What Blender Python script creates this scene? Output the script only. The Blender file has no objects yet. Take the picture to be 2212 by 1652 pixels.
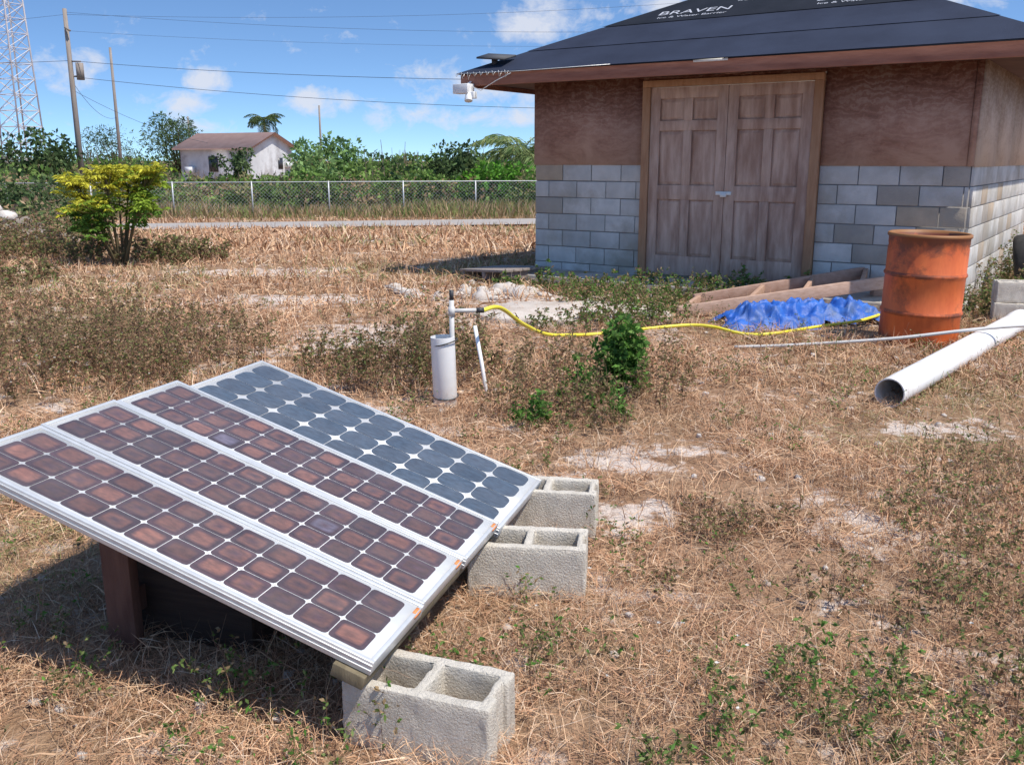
import bpy, math, numpy as np
from mathutils import Vector, Matrix
rng=np.random.default_rng(7)
S=bpy.context.scene
COL=S.collection
# ------------------------------------------------------------------ helpers
def vnoise(x,y,seed=0):
    xi=np.floor(x);yi=np.floor(y);fx=x-xi;fy=y-yi
    fx=fx*fx*(3-2*fx);fy=fy*fy*(3-2*fy)
    def h(a,b):
        k=np.sin(a*127.1+b*311.7+seed*74.7)*43758.5453
        return k-np.floor(k)
    return (h(xi,yi)*(1-fx)+h(xi+1,yi)*fx)*(1-fy)+(h(xi,yi+1)*(1-fx)+h(xi+1,yi+1)*fx)*fy
def fb(x,y,seed=0):
    return .55*vnoise(x,y,seed)+.3*vnoise(x*2.1,y*2.1,seed+3)+.15*vnoise(x*4.3,y*4.3,seed+7)
def gz(x,y):
    x=np.asarray(x,float);y=np.asarray(y,float)
    t=np.clip((y-13)/15,0,1);t=t*t*(3-2*t)
    b=(fb(x*.9,y*.9,5)-.5)*.05*np.clip((y-1)/3,0,1)
    return -.4*t+b
class MB:
    def __init__(s): s.v=[];s.f4=[];s.f3=[];s.c=[];s.m4=[];s.m3=[];s.n=0
    def add(s,v,q=None,t=None,c=(1,1,1),m=0):
        v=np.asarray(v,float).reshape(-1,3);k=len(v)
        c=np.asarray(c,float)
        if c.ndim==1: c=np.tile(c,(k,1))
        s.v.append(v);s.c.append(c)
        if q is not None and len(q):
            q=np.asarray(q,int).reshape(-1,4)+s.n;s.f4.append(q);s.m4.append(np.full(len(q),m))
        if t is not None and len(t):
            t=np.asarray(t,int).reshape(-1,3)+s.n;s.f3.append(t);s.m3.append(np.full(len(t),m))
        s.n+=k
    def box(s,x0,x1,y0,y1,z0,z1,c=(1,1,1),m=0,M=None):
        v=np.array([[x,y,z] for z in(z0,z1) for y in(y0,y1) for x in(x0,x1)],float)
        if M is not None: v=np.array([list(M@Vector(p)) for p in v])
        s.add(v,[[0,2,3,1],[4,5,7,6],[0,1,5,4],[2,6,7,3],[0,4,6,2],[1,3,7,5]],c=c,m=m)
    def tube(s,path,r,n=8,c=(1,1,1),m=0,cap=True):
        path=np.asarray(path,float);K=len(path);r=np.broadcast_to(np.asarray(r,float),(K,))
        T=np.gradient(path,axis=0);T/=np.linalg.norm(T,axis=1)[:,None]+1e-9
        ref=np.array([0,0,1.]) if abs(T[0][2])<.9 else np.array([1.,0,0])
        A=np.cross(T,ref);A/=np.linalg.norm(A,axis=1)[:,None]+1e-9;B=np.cross(T,A)
        a=np.arange(n)*2*math.pi/n
        v=path[:,None,:]+r[:,None,None]*(np.cos(a)[None,:,None]*A[:,None,:]+np.sin(a)[None,:,None]*B[:,None,:])
        q=[[i*n+j,i*n+(j+1)%n,(i+1)*n+(j+1)%n,(i+1)*n+j] for i in range(K-1) for j in range(n)]
        v=v.reshape(-1,3);t=[]
        if cap:
            v=np.vstack([v,path[0],path[-1]]);k=K*n
            t=[[k,(j+1)%n,j] for j in range(n)]+[[k+1,(K-1)*n+j,(K-1)*n+(j+1)%n] for j in range(n)]
        s.add(v,q,t,c,m)
    def board(s,p1,p2,w,h,c=(1,1,1),m=0,up=(0,0,1)):
        p1=Vector(p1);p2=Vector(p2);d=(p2-p1);L=d.length;d.normalize()
        u=Vector(up);sd=d.cross(u).normalized();u=sd.cross(d)
        M=Matrix((d,sd,u)).transposed().to_4x4();M.translation=p1
        s.box(0,L,-w/2,w/2,-h/2,h/2,c,m,M)
    def lathe(s,prof,n=32,c=(1,1,1),m=0,M=None,closed=False):
        K=len(prof);a=np.arange(n)*2*math.pi/n
        v=np.array([[r*math.cos(t),r*math.sin(t),z] for r,z in prof for t in a])
        if M is not None: v=np.array([list(M@Vector(p)) for p in v])
        R=K if closed else K-1
        q=[[i*n+j,i*n+(j+1)%n,((i+1)%K)*n+(j+1)%n,((i+1)%K)*n+j] for i in range(R) for j in range(n)]
        s.add(v,q,None,c,m)
    def leaves(s,C,D,L,W,col,m=0,droop=.15):
        n=len(C)
        if n==0:return
        D=D/(np.linalg.norm(D,axis=1)[:,None]+1e-9)
        R=rng.normal(size=(n,3));P=np.cross(D,R);P/=np.linalg.norm(P,axis=1)[:,None]+1e-9
        L=np.broadcast_to(L,(n,))[:,None];W=np.broadcast_to(W,(n,))[:,None]
        mid=C+D*L*.5;tip=C+D*L;tip[:,2]-=droop*L[:,0]
        v=np.stack([C,mid+P*W*.5,tip,mid-P*W*.5],1).reshape(-1,3)
        q=np.arange(4*n).reshape(n,4)
        s.add(v,q,None,np.repeat(col,4,axis=0),m)
    def build(s,name,mats,smooth=False,parent=None,bevel=0):
        me=bpy.data.meshes.new(name)
        v=np.vstack(s.v).astype(np.float32);c=np.vstack(s.c)
        q=np.vstack(s.f4) if s.f4 else np.zeros((0,4),int);t=np.vstack(s.f3) if s.f3 else np.zeros((0,3),int)
        me.vertices.add(len(v));me.vertices.foreach_set('co',v.ravel())
        nl=len(q)*4+len(t)*3
        me.loops.add(nl);me.loops.foreach_set('vertex_index',np.concatenate([q.ravel(),t.ravel()]).astype(np.int32))
        me.polygons.add(len(q)+len(t))
        me.polygons.foreach_set('loop_start',np.concatenate([np.arange(len(q))*4,len(q)*4+np.arange(len(t))*3]).astype(np.int32))
        mi=np.concatenate((s.m4 if s.m4 else [np.zeros(0)])+(s.m3 if s.m3 else [np.zeros(0)])).astype(np.int32)
        me.polygons.foreach_set('material_index',mi)
        if smooth: me.polygons.foreach_set('use_smooth',np.ones(len(mi),bool))
        me.update(calc_edges=True);me.validate()
        a=me.color_attributes.new('Col','FLOAT_COLOR','POINT')
        a.data.foreach_set('color',np.hstack([c,np.ones((len(c),1))]).astype(np.float32).ravel())
        for mm in (mats if isinstance(mats,(list,tuple)) else [mats]): me.materials.append(mm)
        o=bpy.data.objects.new(name,me);COL.objects.link(o)
        if parent: o.parent=parent
        if bevel:
            b=o.modifiers.new('bevel','BEVEL');b.width=bevel;b.segments=2;b.limit_method='ANGLE'
        return o
def empty(name,loc=(0,0,0),rz=0):
    o=bpy.data.objects.new(name,None);COL.objects.link(o);o.location=loc;o.rotation_euler=(0,0,rz);o.empty_display_size=.1;return o
class NT:
    def __init__(s,nt): s.nt=nt;s.n=nt.nodes;s.l=nt.links
    def N(s,t,**k):
        n=s.n.new(t)
        for a,b in k.items(): setattr(n,a,b)
        return n
    def L(s,a,b): s.l.new(a,b)
    def setin(s,sock,v):
        if isinstance(v,bpy.types.NodeSocket): s.L(v,sock)
        else: sock.default_value=v
    def math(s,op,a,b=0.,c=0.,clamp=False):
        n=s.N('ShaderNodeMath',operation=op,use_clamp=clamp)
        s.setin(n.inputs[0],a);s.setin(n.inputs[1],b);s.setin(n.inputs[2],c);return n.outputs[0]
    def noise(s,vec,scale,detail=4,rough=.55,dist=0):
        n=s.N('ShaderNodeTexNoise');s.L(vec,n.inputs['Vector']);n.inputs['Scale'].default_value=scale
        n.inputs['Detail'].default_value=detail;n.inputs['Roughness'].default_value=rough;n.inputs['Distortion'].default_value=dist
        return n.outputs['Fac']
    def ramp(s,f,stops):
        n=s.N('ShaderNodeValToRGB');s.L(f,n.inputs[0]);e=n.color_ramp.elements
        while len(e)<len(stops): e.new(.5)
        for i,(p,c) in enumerate(stops):
            e[i].position=p;e[i].color=(c,c,c,1) if not isinstance(c,(tuple,list)) else (*c,1)
        return n.outputs[0]
    def mix(s,f,a,b,mode='MIX'):
        n=s.N('ShaderNodeMix',data_type='RGBA',blend_type=mode)
        s.setin(n.inputs[0],f)
        for i,v in((6,a),(7,b)): s.setin(n.inputs[i],(*v,1) if isinstance(v,(tuple,list)) and len(v)==3 else v)
        return n.outputs[2]
    def scale(s,vec,v):
        n=s.N('ShaderNodeMapping');s.L(vec,n.inputs[0]);n.inputs['Scale'].default_value=v;return n.outputs[0]
def newmat(name):
    m=bpy.data.materials.new(name);m.use_nodes=True;t=NT(m.node_tree)
    b=[n for n in t.n if n.type=='BSDF_PRINCIPLED'][0]
    tc=t.N('ShaderNodeTexCoord')
    return m,t,b,tc.outputs['Object']
def pmat(name,c1,c2=None,scale=8,rough=.7,bump=0,bscale=60,attr=False,metal=0,coat=0,stretch=(1,1,1),lo=.3,hi=.7,spec=.4,dirt=None,dscale=3):
    m,t,b,oc=newmat(name)
    vec=t.scale(oc,stretch)
    c2=c2 or c1
    f=t.noise(vec,scale,6,.6)
    col=t.ramp(f,[(lo,c1),(hi,c2)])
    if attr:
        a=t.N('ShaderNodeVertexColor',layer_name='Col');col=t.mix(1.,col,a.outputs[0],'MULTIPLY')
    if dirt:
        d=t.ramp(t.noise(oc,dscale,8,.65),[(.48,0.),(.66,1.)]);col=t.mix(d,col,dirt)
    t.L(col,b.inputs['Base Color']);b.inputs['Roughness'].default_value=rough;b.inputs['Metallic'].default_value=metal
    b.inputs['Specular IOR Level'].default_value=spec;b.inputs['Coat Weight'].default_value=coat
    if bump:
        bn=t.N('ShaderNodeBump');bn.inputs['Strength'].default_value=bump;bn.inputs['Distance'].default_value=.01
        t.L(t.noise(vec,bscale,5,.65),bn.inputs['Height']);t.L(bn.outputs[0],b.inputs['Normal'])
    return m
def leafmat(name,trans=.3,rough=.55):
    m,t,b,oc=newmat(name)
    a=t.N('ShaderNodeVertexColor',layer_name='Col')
    out=[n for n in t.n if n.type=='OUTPUT_MATERIAL'][0]
    d=t.N('ShaderNodeBsdfDiffuse');t.L(a.outputs[0],d.inputs[0]);t.n.remove(b)
    if trans==0:
        t.L(d.outputs[0],out.inputs[0]);return m
    tr=t.N('ShaderNodeBsdfTranslucent');t.L(a.outputs[0],tr.inputs[0])
    mx=t.N('ShaderNodeMixShader');mx.inputs[0].default_value=trans
    t.L(d.outputs[0],mx.inputs[1]);t.L(tr.outputs[0],mx.inputs[2]);t.L(mx.outputs[0],out.inputs[0])
    return m
LEAF=leafmat('leaf_green',.3);DRY=leafmat('dry_straw',0)
# ------------------------------------------------------------------ camera, sun, world
cam=bpy.data.cameras.new('camera');co=bpy.data.objects.new('camera',cam);COL.objects.link(co);S.camera=co
co.location=(0,0,1.45);co.rotation_euler=(math.radians(76.5),0,0);cam.sensor_width=36;cam.lens=32.55;cam.clip_end=3000;cam.clip_start=.05
EL=math.radians(60);sx,sy=.82,-.57
sd=Vector((sx*math.cos(EL),sy*math.cos(EL),math.sin(EL))).normalized()
sl=bpy.data.lights.new('sun','SUN');sl.energy=5.0;sl.angle=math.radians(.5);sl.color=(1,.94,.86)
so=bpy.data.objects.new('sun',sl);COL.objects.link(so);so.rotation_euler=(-sd).to_track_quat('-Z','Y').to_euler();so.location=(5,-3,12)
W=bpy.data.worlds.new('World');S.world=W;W.use_nodes=True
try:
    W.cycles.sampling_method='MANUAL';W.cycles.sample_map_resolution=256
except Exception: pass
t=NT(W.node_tree)
for n in list(t.n): t.n.remove(n)
out=t.N('ShaderNodeOutputWorld');bg=t.N('ShaderNodeBackground');t.L(bg.outputs[0],out.inputs[0])
tc=t.N('ShaderNodeTexCoord');sep=t.N('ShaderNodeSeparateXYZ');t.L(tc.outputs['Generated'],sep.inputs[0])
x,y,z=sep.outputs
zz=t.math('ADD',t.math('MULTIPLY',t.math('MAXIMUM',z,0.),2.2),.075)
cmb=t.N('ShaderNodeCombineXYZ');t.L(x,cmb.inputs[0]);t.L(y,cmb.inputs[1]);t.L(zz,cmb.inputs[2])
nrm=t.N('ShaderNodeVectorMath',operation='NORMALIZE');t.L(cmb.outputs[0],nrm.inputs[0])
sky=t.N('ShaderNodeTexSky',sky_type='NISHITA');sky.sun_disc=False;sky.sun_elevation=EL;sky.sun_rotation=math.atan2(sx,sy)
sky.air_density=1.0;sky.dust_density=.35;sky.ozone_density=2.0
t.L(nrm.outputs[0],sky.inputs[0])
skyc=t.mix(1.,sky.outputs[0],(.165*.82,.165*1.00,.165*1.15),'MULTIPLY')
yy=t.math('MAXIMUM',y,.05);a=t.math('DIVIDE',x,yy);b=t.math('DIVIDE',z,yy)
tot=None
for a0,b0,ra,rb,am in [(-.03,.078,.10,.03,1),(.03,.142,.075,.03,1.),(.16,.155,.06,.02,.9),(-.2,.058,.05,.02,1),(-.315,.080,.03,.018,1),(-.345,.056,.05,.018,.9),(-.14,.046,.02,.022,.9),(-.45,.09,.05,.03,.8),(-.23,.105,.05,.012,.4),(-.03,.045,.12,.016,.8),(-.29,.035,.09,.012,.6),(.47,.155,.05,.02,.8)]:
    p=t.math('POWER',t.math('ABSOLUTE',t.math('DIVIDE',t.math('SUBTRACT',a,a0),ra)),2.)
    q=t.math('POWER',t.math('ABSOLUTE',t.math('DIVIDE',t.math('SUBTRACT',b,b0),rb)),2.)
    r=t.math('MULTIPLY',t.math('MAXIMUM',t.math('SUBTRACT',1.,t.math('ADD',p,q)),0.),am)
    tot=r if tot is None else t.math('MAXIMUM',tot,r)
mp=t.scale(tc.outputs['Generated'],(1,1,1.4))
nz=t.noise(mp,26,6,.64,.3)
dens=t.math('ADD',nz,t.math('MULTIPLY',tot,.30))
cl=t.ramp(dens,[(.60,0.),(.86,1.)])
cl=t.math('MULTIPLY',cl,.85)
up=t.math('GREATER_THAN',z,0.)
cl=t.math('MULTIPLY',cl,up)
fin=t.mix(cl,skyc,(.76,.79,.88))
t.L(fin,bg.inputs[0]);bg.inputs[1].default_value=1.
S.view_settings.view_transform='Standard';S.view_settings.look='None';S.view_settings.exposure=0
# ------------------------------------------------------------------ ground
HA=(.295,11.9);HR=math.atan2(-.559,.829)
def hloc(x,y):
    dx=x-HA[0];dy=y-HA[1];return dx*.829-dy*.559, dx*.559+dy*.829
xs=np.concatenate([[-900,-400,-150,-80],np.linspace(-45,-12,34),np.linspace(-11.6,11.6,118),np.linspace(12,45,34),[80,150,400,900]])
ys=np.concatenate([[-60,-20,-5],np.linspace(-1,12,110),np.linspace(12.3,45,80),[60,90,150,300,700,1600]])
X,Y=np.meshgrid(xs,ys);Z=gz(X,Y)
g=MB();nx=len(xs);q=[[j*nx+i,j*nx+i+1,(j+1)*nx+i+1,(j+1)*nx+i] for j in range(len(ys)-1) for i in range(nx-1)]
g.add(np.stack([X,Y,Z],-1).reshape(-1,3),q)
m,t,b,oc=newmat('dry_ground')
n1=t.noise(oc,.55,3,.6);n2=t.noise(oc,7,6,.7);n3=t.noise(oc,45,4,.7);n4=t.noise(oc,1.9,5,.62)
col=t.ramp(n2,[(.3,(.24,.14,.08)),(.5,(.40,.25,.155)),(.72,(.54,.37,.25))])
col=t.mix(t.ramp(n1,[(.45,0.),(.7,.4)]),col,(.22,.19,.085))
col=t.mix(t.ramp(n3,[(.35,.6),(.6,0.)]),col,(.17,.095,.055))
ch=t.math('ADD',t.math('MULTIPLY',n4,.6),t.math('MULTIPLY',n2,.4))
col=t.mix(t.ramp(ch,[(.54,0.),(.60,.9)]),col,(.70,.60,.52))
sp=t.N('ShaderNodeSeparateXYZ');t.L(oc,sp.inputs[0])
def ell(cx,cy,rx,ry):
    p=t.math('POWER',t.math('ABSOLUTE',t.math('DIVIDE',t.math('SUBTRACT',sp.outputs[0],cx),rx)),2.)
    q=t.math('POWER',t.math('ABSOLUTE',t.math('DIVIDE',t.math('SUBTRACT',sp.outputs[1],cy),ry)),2.)
    return t.math('MAXIMUM',t.math('SUBTRACT',1.1,t.math('ADD',p,q)),-.6)
e=t.math('MAXIMUM',ell(.55,9.2,1.6,1.4),ell(-1.3,7.6,.8,1.1))
for k in [(.45,3.65,.35,.25),(1.45,3.5,.35,.2),(.6,4.35,.4,.3),(-3.3,12.4,1.8,.6),(-1.2,5.3,.7,.5),(-2.3,9.8,1.6,.5),(2.4,4.9,.5,.25)]: e=t.math('MAXIMUM',e,ell(*k))
e=t.math('ADD',e,t.math('ADD',t.math('MULTIPLY',t.math('SUBTRACT',n2,.5),4.5),t.math('MULTIPLY',t.math('SUBTRACT',n4,.5),3.)))
col=t.mix(t.ramp(e,[(.5,0.),(.9,.9)]),col,(.68,.58,.50))
t.L(col,b.inputs['Base Color']);b.inputs['Roughness'].default_value=.95;b.inputs['Specular IOR Level'].default_value=.1
bn=t.N('ShaderNodeBump');bn.inputs['Strength'].default_value=.9;bn.inputs['Distance'].default_value=.02
t.L(t.math('ADD',n3,n2),bn.inputs['Height']);t.L(bn.outputs[0],b.inputs['Normal'])
g.build('ground',m,smooth=True)
rd=np.array([16.6,3.5]);rd/=np.linalg.norm(rd);rn=np.array([-rd[1],rd[0]]);rc=np.array([-5.4,27.0])
r=MB();k=np.linspace(-34,40,75)
vv=[];
for off in(-1.25,1.25):
    p=rc+k[:,None]*rd+rn*off+(rn*(.12*(vnoise(k*1.3,k*0,int(off>0))-.5)[:,None]));vv.append(np.column_stack([p,np.full(len(k),-.34)]))
n=len(k);r.add(np.vstack(vv),[[i,i+1,n+i+1,n+i] for i in range(n-1)])
r.build('road',pmat('road_asphalt',(.32,.29,.26),(.42,.38,.34),3,.9,.3,80))
def ondry(x,y):
    u=(x-rc[0])*rn[0]+(y-rc[1])*rn[1];lx,ly=hloc(x,y)
    ok=(np.abs(u)>1.3)&~((lx>-.15)&(lx<5.15)&(ly>-.75)&(ly<5.2))
    return ok
# ------------------------------------------------------------------ dry grass
def chalk(x,y):
    c=np.zeros_like(x)
    for cx,cy,rx,ry in[(.55,9.2,1.6,1.35),(-1.3,7.6,.7,1.0),(.45,3.65,.3,.22),(1.45,3.5,.3,.18),(.6,4.35,.35,.25),(-3.3,12.4,1.7,.5),(-1.2,5.3,.6,.45),(-2.3,9.8,1.5,.45),(2.4,4.9,.45,.2)]:
        c=np.maximum(c,1.1-((x-cx)/rx)**2-((y-cy)/ry)**2)
    c=c-(fb(x*5,y*5,77)-.35)*1.6*(c>0)
    s_=np.clip((fb(x*2.3,y*2.3,91)-.62)*12,0,.85)
    return np.clip(np.maximum(c,s_),0,1)
PAL=np.array([(.62,.41,.25),(.52,.30,.175),(.68,.51,.36),(.32,.18,.11),(.46,.265,.16),(.36,.30,.15),(.21,.24,.09)])
def grass(mb,y0,y1,dens,Lm,w,flat):
    A=(y1-y0)*((y0+y1)/2*.6*2+1.6);N=int(A*dens)
    y=rng.uniform(y0,y1,N);x=rng.uniform(-1,1,N)*(y*.6+.8)
    pn=fb(x*1.1,y*1.1,11);cn=fb(x*.5,y*.5,23);p2=fb(x*4,y*4,31);tone=fb(x*2.5,y*2.5,51)
    keep=ondry(x,y)&(rng.random(N)>chalk(x,y)*.93)&(rng.random(N)<np.clip(.45+1.6*(p2-.3),.18,1))
    x,y,pn,cn,tone=x[keep],y[keep],pn[keep],cn[keep],tone[keep];N=len(x)
    L=Lm*rng.uniform(.35,1.35,N)*(.6+.9*pn)
    az=rng.uniform(0,2*math.pi,N)
    th=np.where(rng.random(N)<flat,rng.uniform(1.0,1.5,N),rng.uniform(.15,1.0,N));th2=th+rng.uniform(-.1,.7,N)
    base=np.column_stack([x,y,gz(x,y)+np.where(th>1,rng.uniform(0,.045,N),0)])
    d=np.column_stack([np.cos(az),np.sin(az),np.zeros(N)])
    zz=np.array([0,0,1.])
    mid=base+(L*.5)[:,None]*(np.sin(th)[:,None]*d+np.cos(th)[:,None]*zz)
    tip=mid+(L*.5)[:,None]*(np.sin(th2)[:,None]*d+np.cos(th2)[:,None]*zz)
    tip[:,2]=np.maximum(tip[:,2],base[:,2]+.004)
    wa=az+math.pi/2+rng.normal(0,.5,N);wv=np.column_stack([np.cos(wa),np.sin(wa),rng.normal(0,.5,N)])*(w*rng.uniform(.5,1.3,N))[:,None]*.5
    v=np.stack([base-wv,base+wv,mid+wv*.8,mid-wv*.8,tip],1).reshape(-1,3)
    i=np.arange(N)*5
    gfrac=np.clip((cn-.50)*2.2,0,.5)
    r1=rng.random(N);idx=rng.choice(5,N,p=[.34,.26,.14,.08,.18])
    idx=np.where(r1<gfrac,np.where(rng.random(N)<.65,5,6),idx)
    c=PAL[idx]*(rng.uniform(.8,1.15,N)*(.72+.55*tone))[:,None]
    mb.add(v,np.column_stack([i,i+1,i+2,i+3]),np.column_stack([i+3,i+2,i+4]),np.repeat(c,5,axis=0))
g=MB()
grass(g,1.15,3.3,12000,.09,.0021,.72)
grass(g,3.3,5.6,5400,.11,.0032,.65)
grass(g,5.6,9,1900,.13,.0055,.55)
grass(g,9,15,540,.15,.011,.45)
grass(g,15,30,110,.2,.025,.35)
g.build('dry_grass',DRY)
# ------------------------------------------------------------------ weeds
def forbs(mb,bases,H,cS,cL,nb=5,nl=5,ls=.02,lean=.3,sw=.003,br=.35):
    N=len(bases);az=rng.uniform(0,2*math.pi,N);ln=np.abs(rng.normal(0,lean,N))
    d=np.column_stack([np.cos(az),np.sin(az),np.zeros(N)]);Z=np.array([0,0,1.])
    def P(t): return bases+H[:,None]*(t[:,None]*Z+(ln*t*t)[:,None]*d)
    cs=np.asarray(cS);cl=np.asarray(cL)
    wa=rng.uniform(0,2*math.pi,N);wv=np.column_stack([np.cos(wa),np.sin(wa),np.zeros(N)])
    K=5;pts=[P(np.full(N,k/(K-1))) for k in range(K)]
    v=[]
    for k in range(K): w=sw*(1-.7*k/(K-1))*.5; v+= [pts[k]-wv*w,pts[k]+wv*w]
    v=np.stack(v,1).reshape(-1,3);i=np.arange(N)*2*K
    q=np.concatenate([np.column_stack([i+2*k,i+2*k+1,i+2*k+3,i+2*k+2]) for k in range(K-1)])
    c=cs[rng.integers(0,len(cs),N)]*rng.uniform(.7,1.2,N)[:,None]
    mb.add(v,q,None,np.repeat(c,2*K,axis=0))
    ii=np.repeat(np.arange(N),nb);M=len(ii);t0=rng.uniform(.2,1,M)
    p0=bases[ii]+H[ii][:,None]*(t0[:,None]*Z+(ln[ii]*t0*t0)[:,None]*d[ii])
    a=rng.uniform(0,2*math.pi,M);e=rng.uniform(.3,1.2,M)
    bd=np.column_stack([np.cos(a)*np.cos(e),np.sin(a)*np.cos(e),np.sin(e)]);bl=H[ii]*br*rng.uniform(.3,1,M)*(1.25-t0)
    p1=p0+bd*bl[:,None]
    wv=np.cross(bd,rng.normal(size=(M,3)));wv/=np.linalg.norm(wv,axis=1)[:,None];wv*=sw*.25
    i=np.arange(M)*4
    mb.add(np.stack([p0-wv,p0+wv,p1+wv*.5,p1-wv*.5],1).reshape(-1,3),np.column_stack([i,i+1,i+2,i+3]),None,np.repeat(c[ii],4,axis=0))
    jj=np.repeat(np.arange(M),nl);n=len(jj)
    if n:
        tt=rng.uniform(.15,1.05,n)[:,None];C=p0[jj]+bd[jj]*bl[jj][:,None]*tt
        D=bd[jj]*.6+rng.normal(0,.7,(n,3));D[:,2]*=.7
        Lf=ls*rng.uniform(.5,1.4,n)
        cc=cl[rng.integers(0,len(cl),n)]*rng.uniform(.65,1.3,n)[:,None]
        mb.leaves(C,D,Lf,Lf*.45,cc)
BR=[(.31,.18,.12),(.38,.23,.15),(.23,.14,.09)];OL=[(.31,.22,.13),(.22,.20,.09),(.36,.23,.14),(.27,.16,.10),(.18,.20,.07)];GR=[(.11,.24,.045),(.15,.29,.065),(.09,.18,.045),(.20,.32,.09)]
MX=[(.18,.23,.08),(.31,.22,.12),(.14,.21,.06),(.35,.25,.15)]
def clump(spec,cS,cL,name='weed_clump',**k):
    mb=MB()
    for cx,cy,rx,ry,n,h in spec:
        n=int(n);a=rng.uniform(0,2*math.pi,n);r=np.sqrt(rng.random(n))
        x=cx+rx*r*np.cos(a);y=cy+ry*r*np.sin(a)
        H=h*rng.uniform(.45,1.15,n)*(1-.45*r)
        forbs(mb,np.column_stack([x,y,gz(x,y)]),H,cS,cL,**k)
    return mb.build(name,LEAF)
clump([(-3.1,5.9,1.0,.6,260,.54),(-2.5,6.6,.8,.6,190,.54),(-3.8,6.8,1.1,.7,220,.54),(-4.4,8.2,1.3,.9,170,.5),(-2.9,7.9,.8,.5,60,.3),(-5.0,7.2,.9,.6,140,.5)],BR,OL,nb=8,nl=5,ls=.024,sw=.0045)
clump([(-.78,5.85,.33,.28,110,.62),(-.50,6.5,.35,.3,75,.64),(-1.25,6.3,.35,.25,55,.40),(-.25,6.2,.2,.2,26,.4)],BR,OL+MX[:1],nb=8,nl=5,ls=.025,sw=.004)
clump([(.69,5.7,.15,.12,60,.60)],GR,GR,nb=7,nl=7,ls=.048,sw=.005,lean=.12,br=.22)
clump([(.42,5.25,.28,.22,50,.42),(.05,5.2,.25,.2,42,.38),(.3,5.9,.35,.25,60,.52),(.95,6.0,.3,.3,42,.44),(.35,4.9,.3,.15,34,.28),(.9,5.4,.2,.2,26,.42)],BR,OL,nb=8,nl=4,ls=.022,sw=.0035)
clump([(.38,5.5,.10,.08,14,.42),(.12,4.95,.1,.08,12,.26),(.55,5.1,.12,.08,10,.25)],GR,GR,nb=6,nl=6,ls=.035,sw=.004,lean=.15)
clump([(1.35,9.4,.9,.35,130,.42),(2.1,9.8,.7,.2,60,.35),(.7,7.9,.7,.3,50,.3),(1.1,8.2,.5,.3,80,.48),(.6,10.3,.4,.2,40,.3)],OL,MX+GR[:1],nb=7,nl=5,ls=.032,sw=.005)
clump([(.35,10.55,.08,.08,8,.5),(-.05,10.75,.2,.1,22,.2),(3.4,9.9,.5,.2,40,.35),(2.3,10.1,.5,.15,30,.35),(1.4,10.3,.5,.15,30,.3)],GR,GR+MX,nb=6,nl=6,ls=.045,sw=.005)
clump([(.80,3.38,.14,.12,34,.25),(1.05,3.55,.2,.12,22,.18),(.55,2.95,.15,.1,14,.14)],BR,OL,nb=6,nl=3,ls=.018)
clump([(.72,2.15,.25,.16,26,.24),(.95,2.35,.22,.15,24,.22),(1.05,2.1,.25,.15,24,.2),(.45,1.95,.15,.1,10,.14),(1.3,1.95,.15,.1,14,.2)],MX,GR+MX+OL[:2],nb=5,nl=5,ls=.02,sw=.0022)
clump([(1.9,3.5,.4,.35,75,.38),(1.75,3.0,.35,.3,55,.34),(2.25,4.0,.4,.3,60,.40),(1.5,2.6,.35,.25,50,.30),(1.35,2.2,.3,.18,40,.26),(1.2,2.9,.3,.2,30,.2)],BR,OL+MX[:1],nb=6,nl=4,ls=.018,sw=.0025)
clump([(5.4,10.2,.7,.7,130,.6),(4.9,8.9,.4,.5,90,.5),(6.2,11.5,.9,1,120,.6),(4.3,8.7,.3,.2,40,.35)],OL,MX,nb=6,nl=6,ls=.035,sw=.005)
clump([(-6.2,13.6,1.6,.8,170,.55),(-8.5,14.5,2,1,240,.8),(-4.8,13.6,.7,.5,90,.45),(-10,16,2.5,1.5,240,.9),(-7,11,1.6,1,180,.46)],BR,OL+MX[:1],nb=6,nl=6,ls=.05,sw=.009)
# leafless dry stalks
mb=MB();n=330;y=1.8+rng.random(n)*5;x=rng.uniform(-.1,1,n)*(y*.6+.2);k_=fb(x*1.5,y*1.5,61)>.5;x,y=x[k_],y[k_]
forbs(mb,np.column_stack([x,y,gz(x,y)]),rng.uniform(.12,.36,len(x)),[(.46,.30,.19),(.34,.2,.13),(.55,.4,.27)],OL,nb=5,nl=0,sw=.0022,lean=.5,br=.4)
mb.build('dry_stalks',LEAF)
mb=MB();n=480
y=1.5+rng.random(n)**1.3*11;x=rng.uniform(-1,1,n)*(y*.62+.6);ok=ondry(x,y)&(chalk(x,y)<.3);x,y=x[ok],y[ok]
m_=len(x);rep=7;xx=np.repeat(x,rep)+rng.normal(0,.035,m_*rep);yy_=np.repeat(y,rep)+rng.normal(0,.035,m_*rep)
forbs(mb,np.column_stack([xx,yy_,gz(xx,yy_)]),rng.uniform(.05,.20,len(xx)),BR,MX+GR[:1],nb=4,nl=4,ls=.016,sw=.0022,lean=.5)
mb.build('low_weeds',LEAF)
mb=MB();n=80
sel=rng.integers(0,4,n);cx=np.array([-3.3,-2.8,-3.1,.8])[sel];cy=np.array([5.6,6.2,5.6,2.2])[sel]
x=cx+rng.normal(0,.45,n);y=cy+rng.normal(0,.3,n);C=np.column_stack([x,y,gz(x,y)+rng.uniform(.08,.3,n)])
for k in range(4):
    D=np.column_stack([np.cos(k*1.57+sel),np.sin(k*1.57+sel),np.full(n,.4)]);mb.leaves(C,D,.007,.006,np.tile((.75,.74,.68),(n,1)))
mb.build('wildflowers',LEAF)
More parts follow.
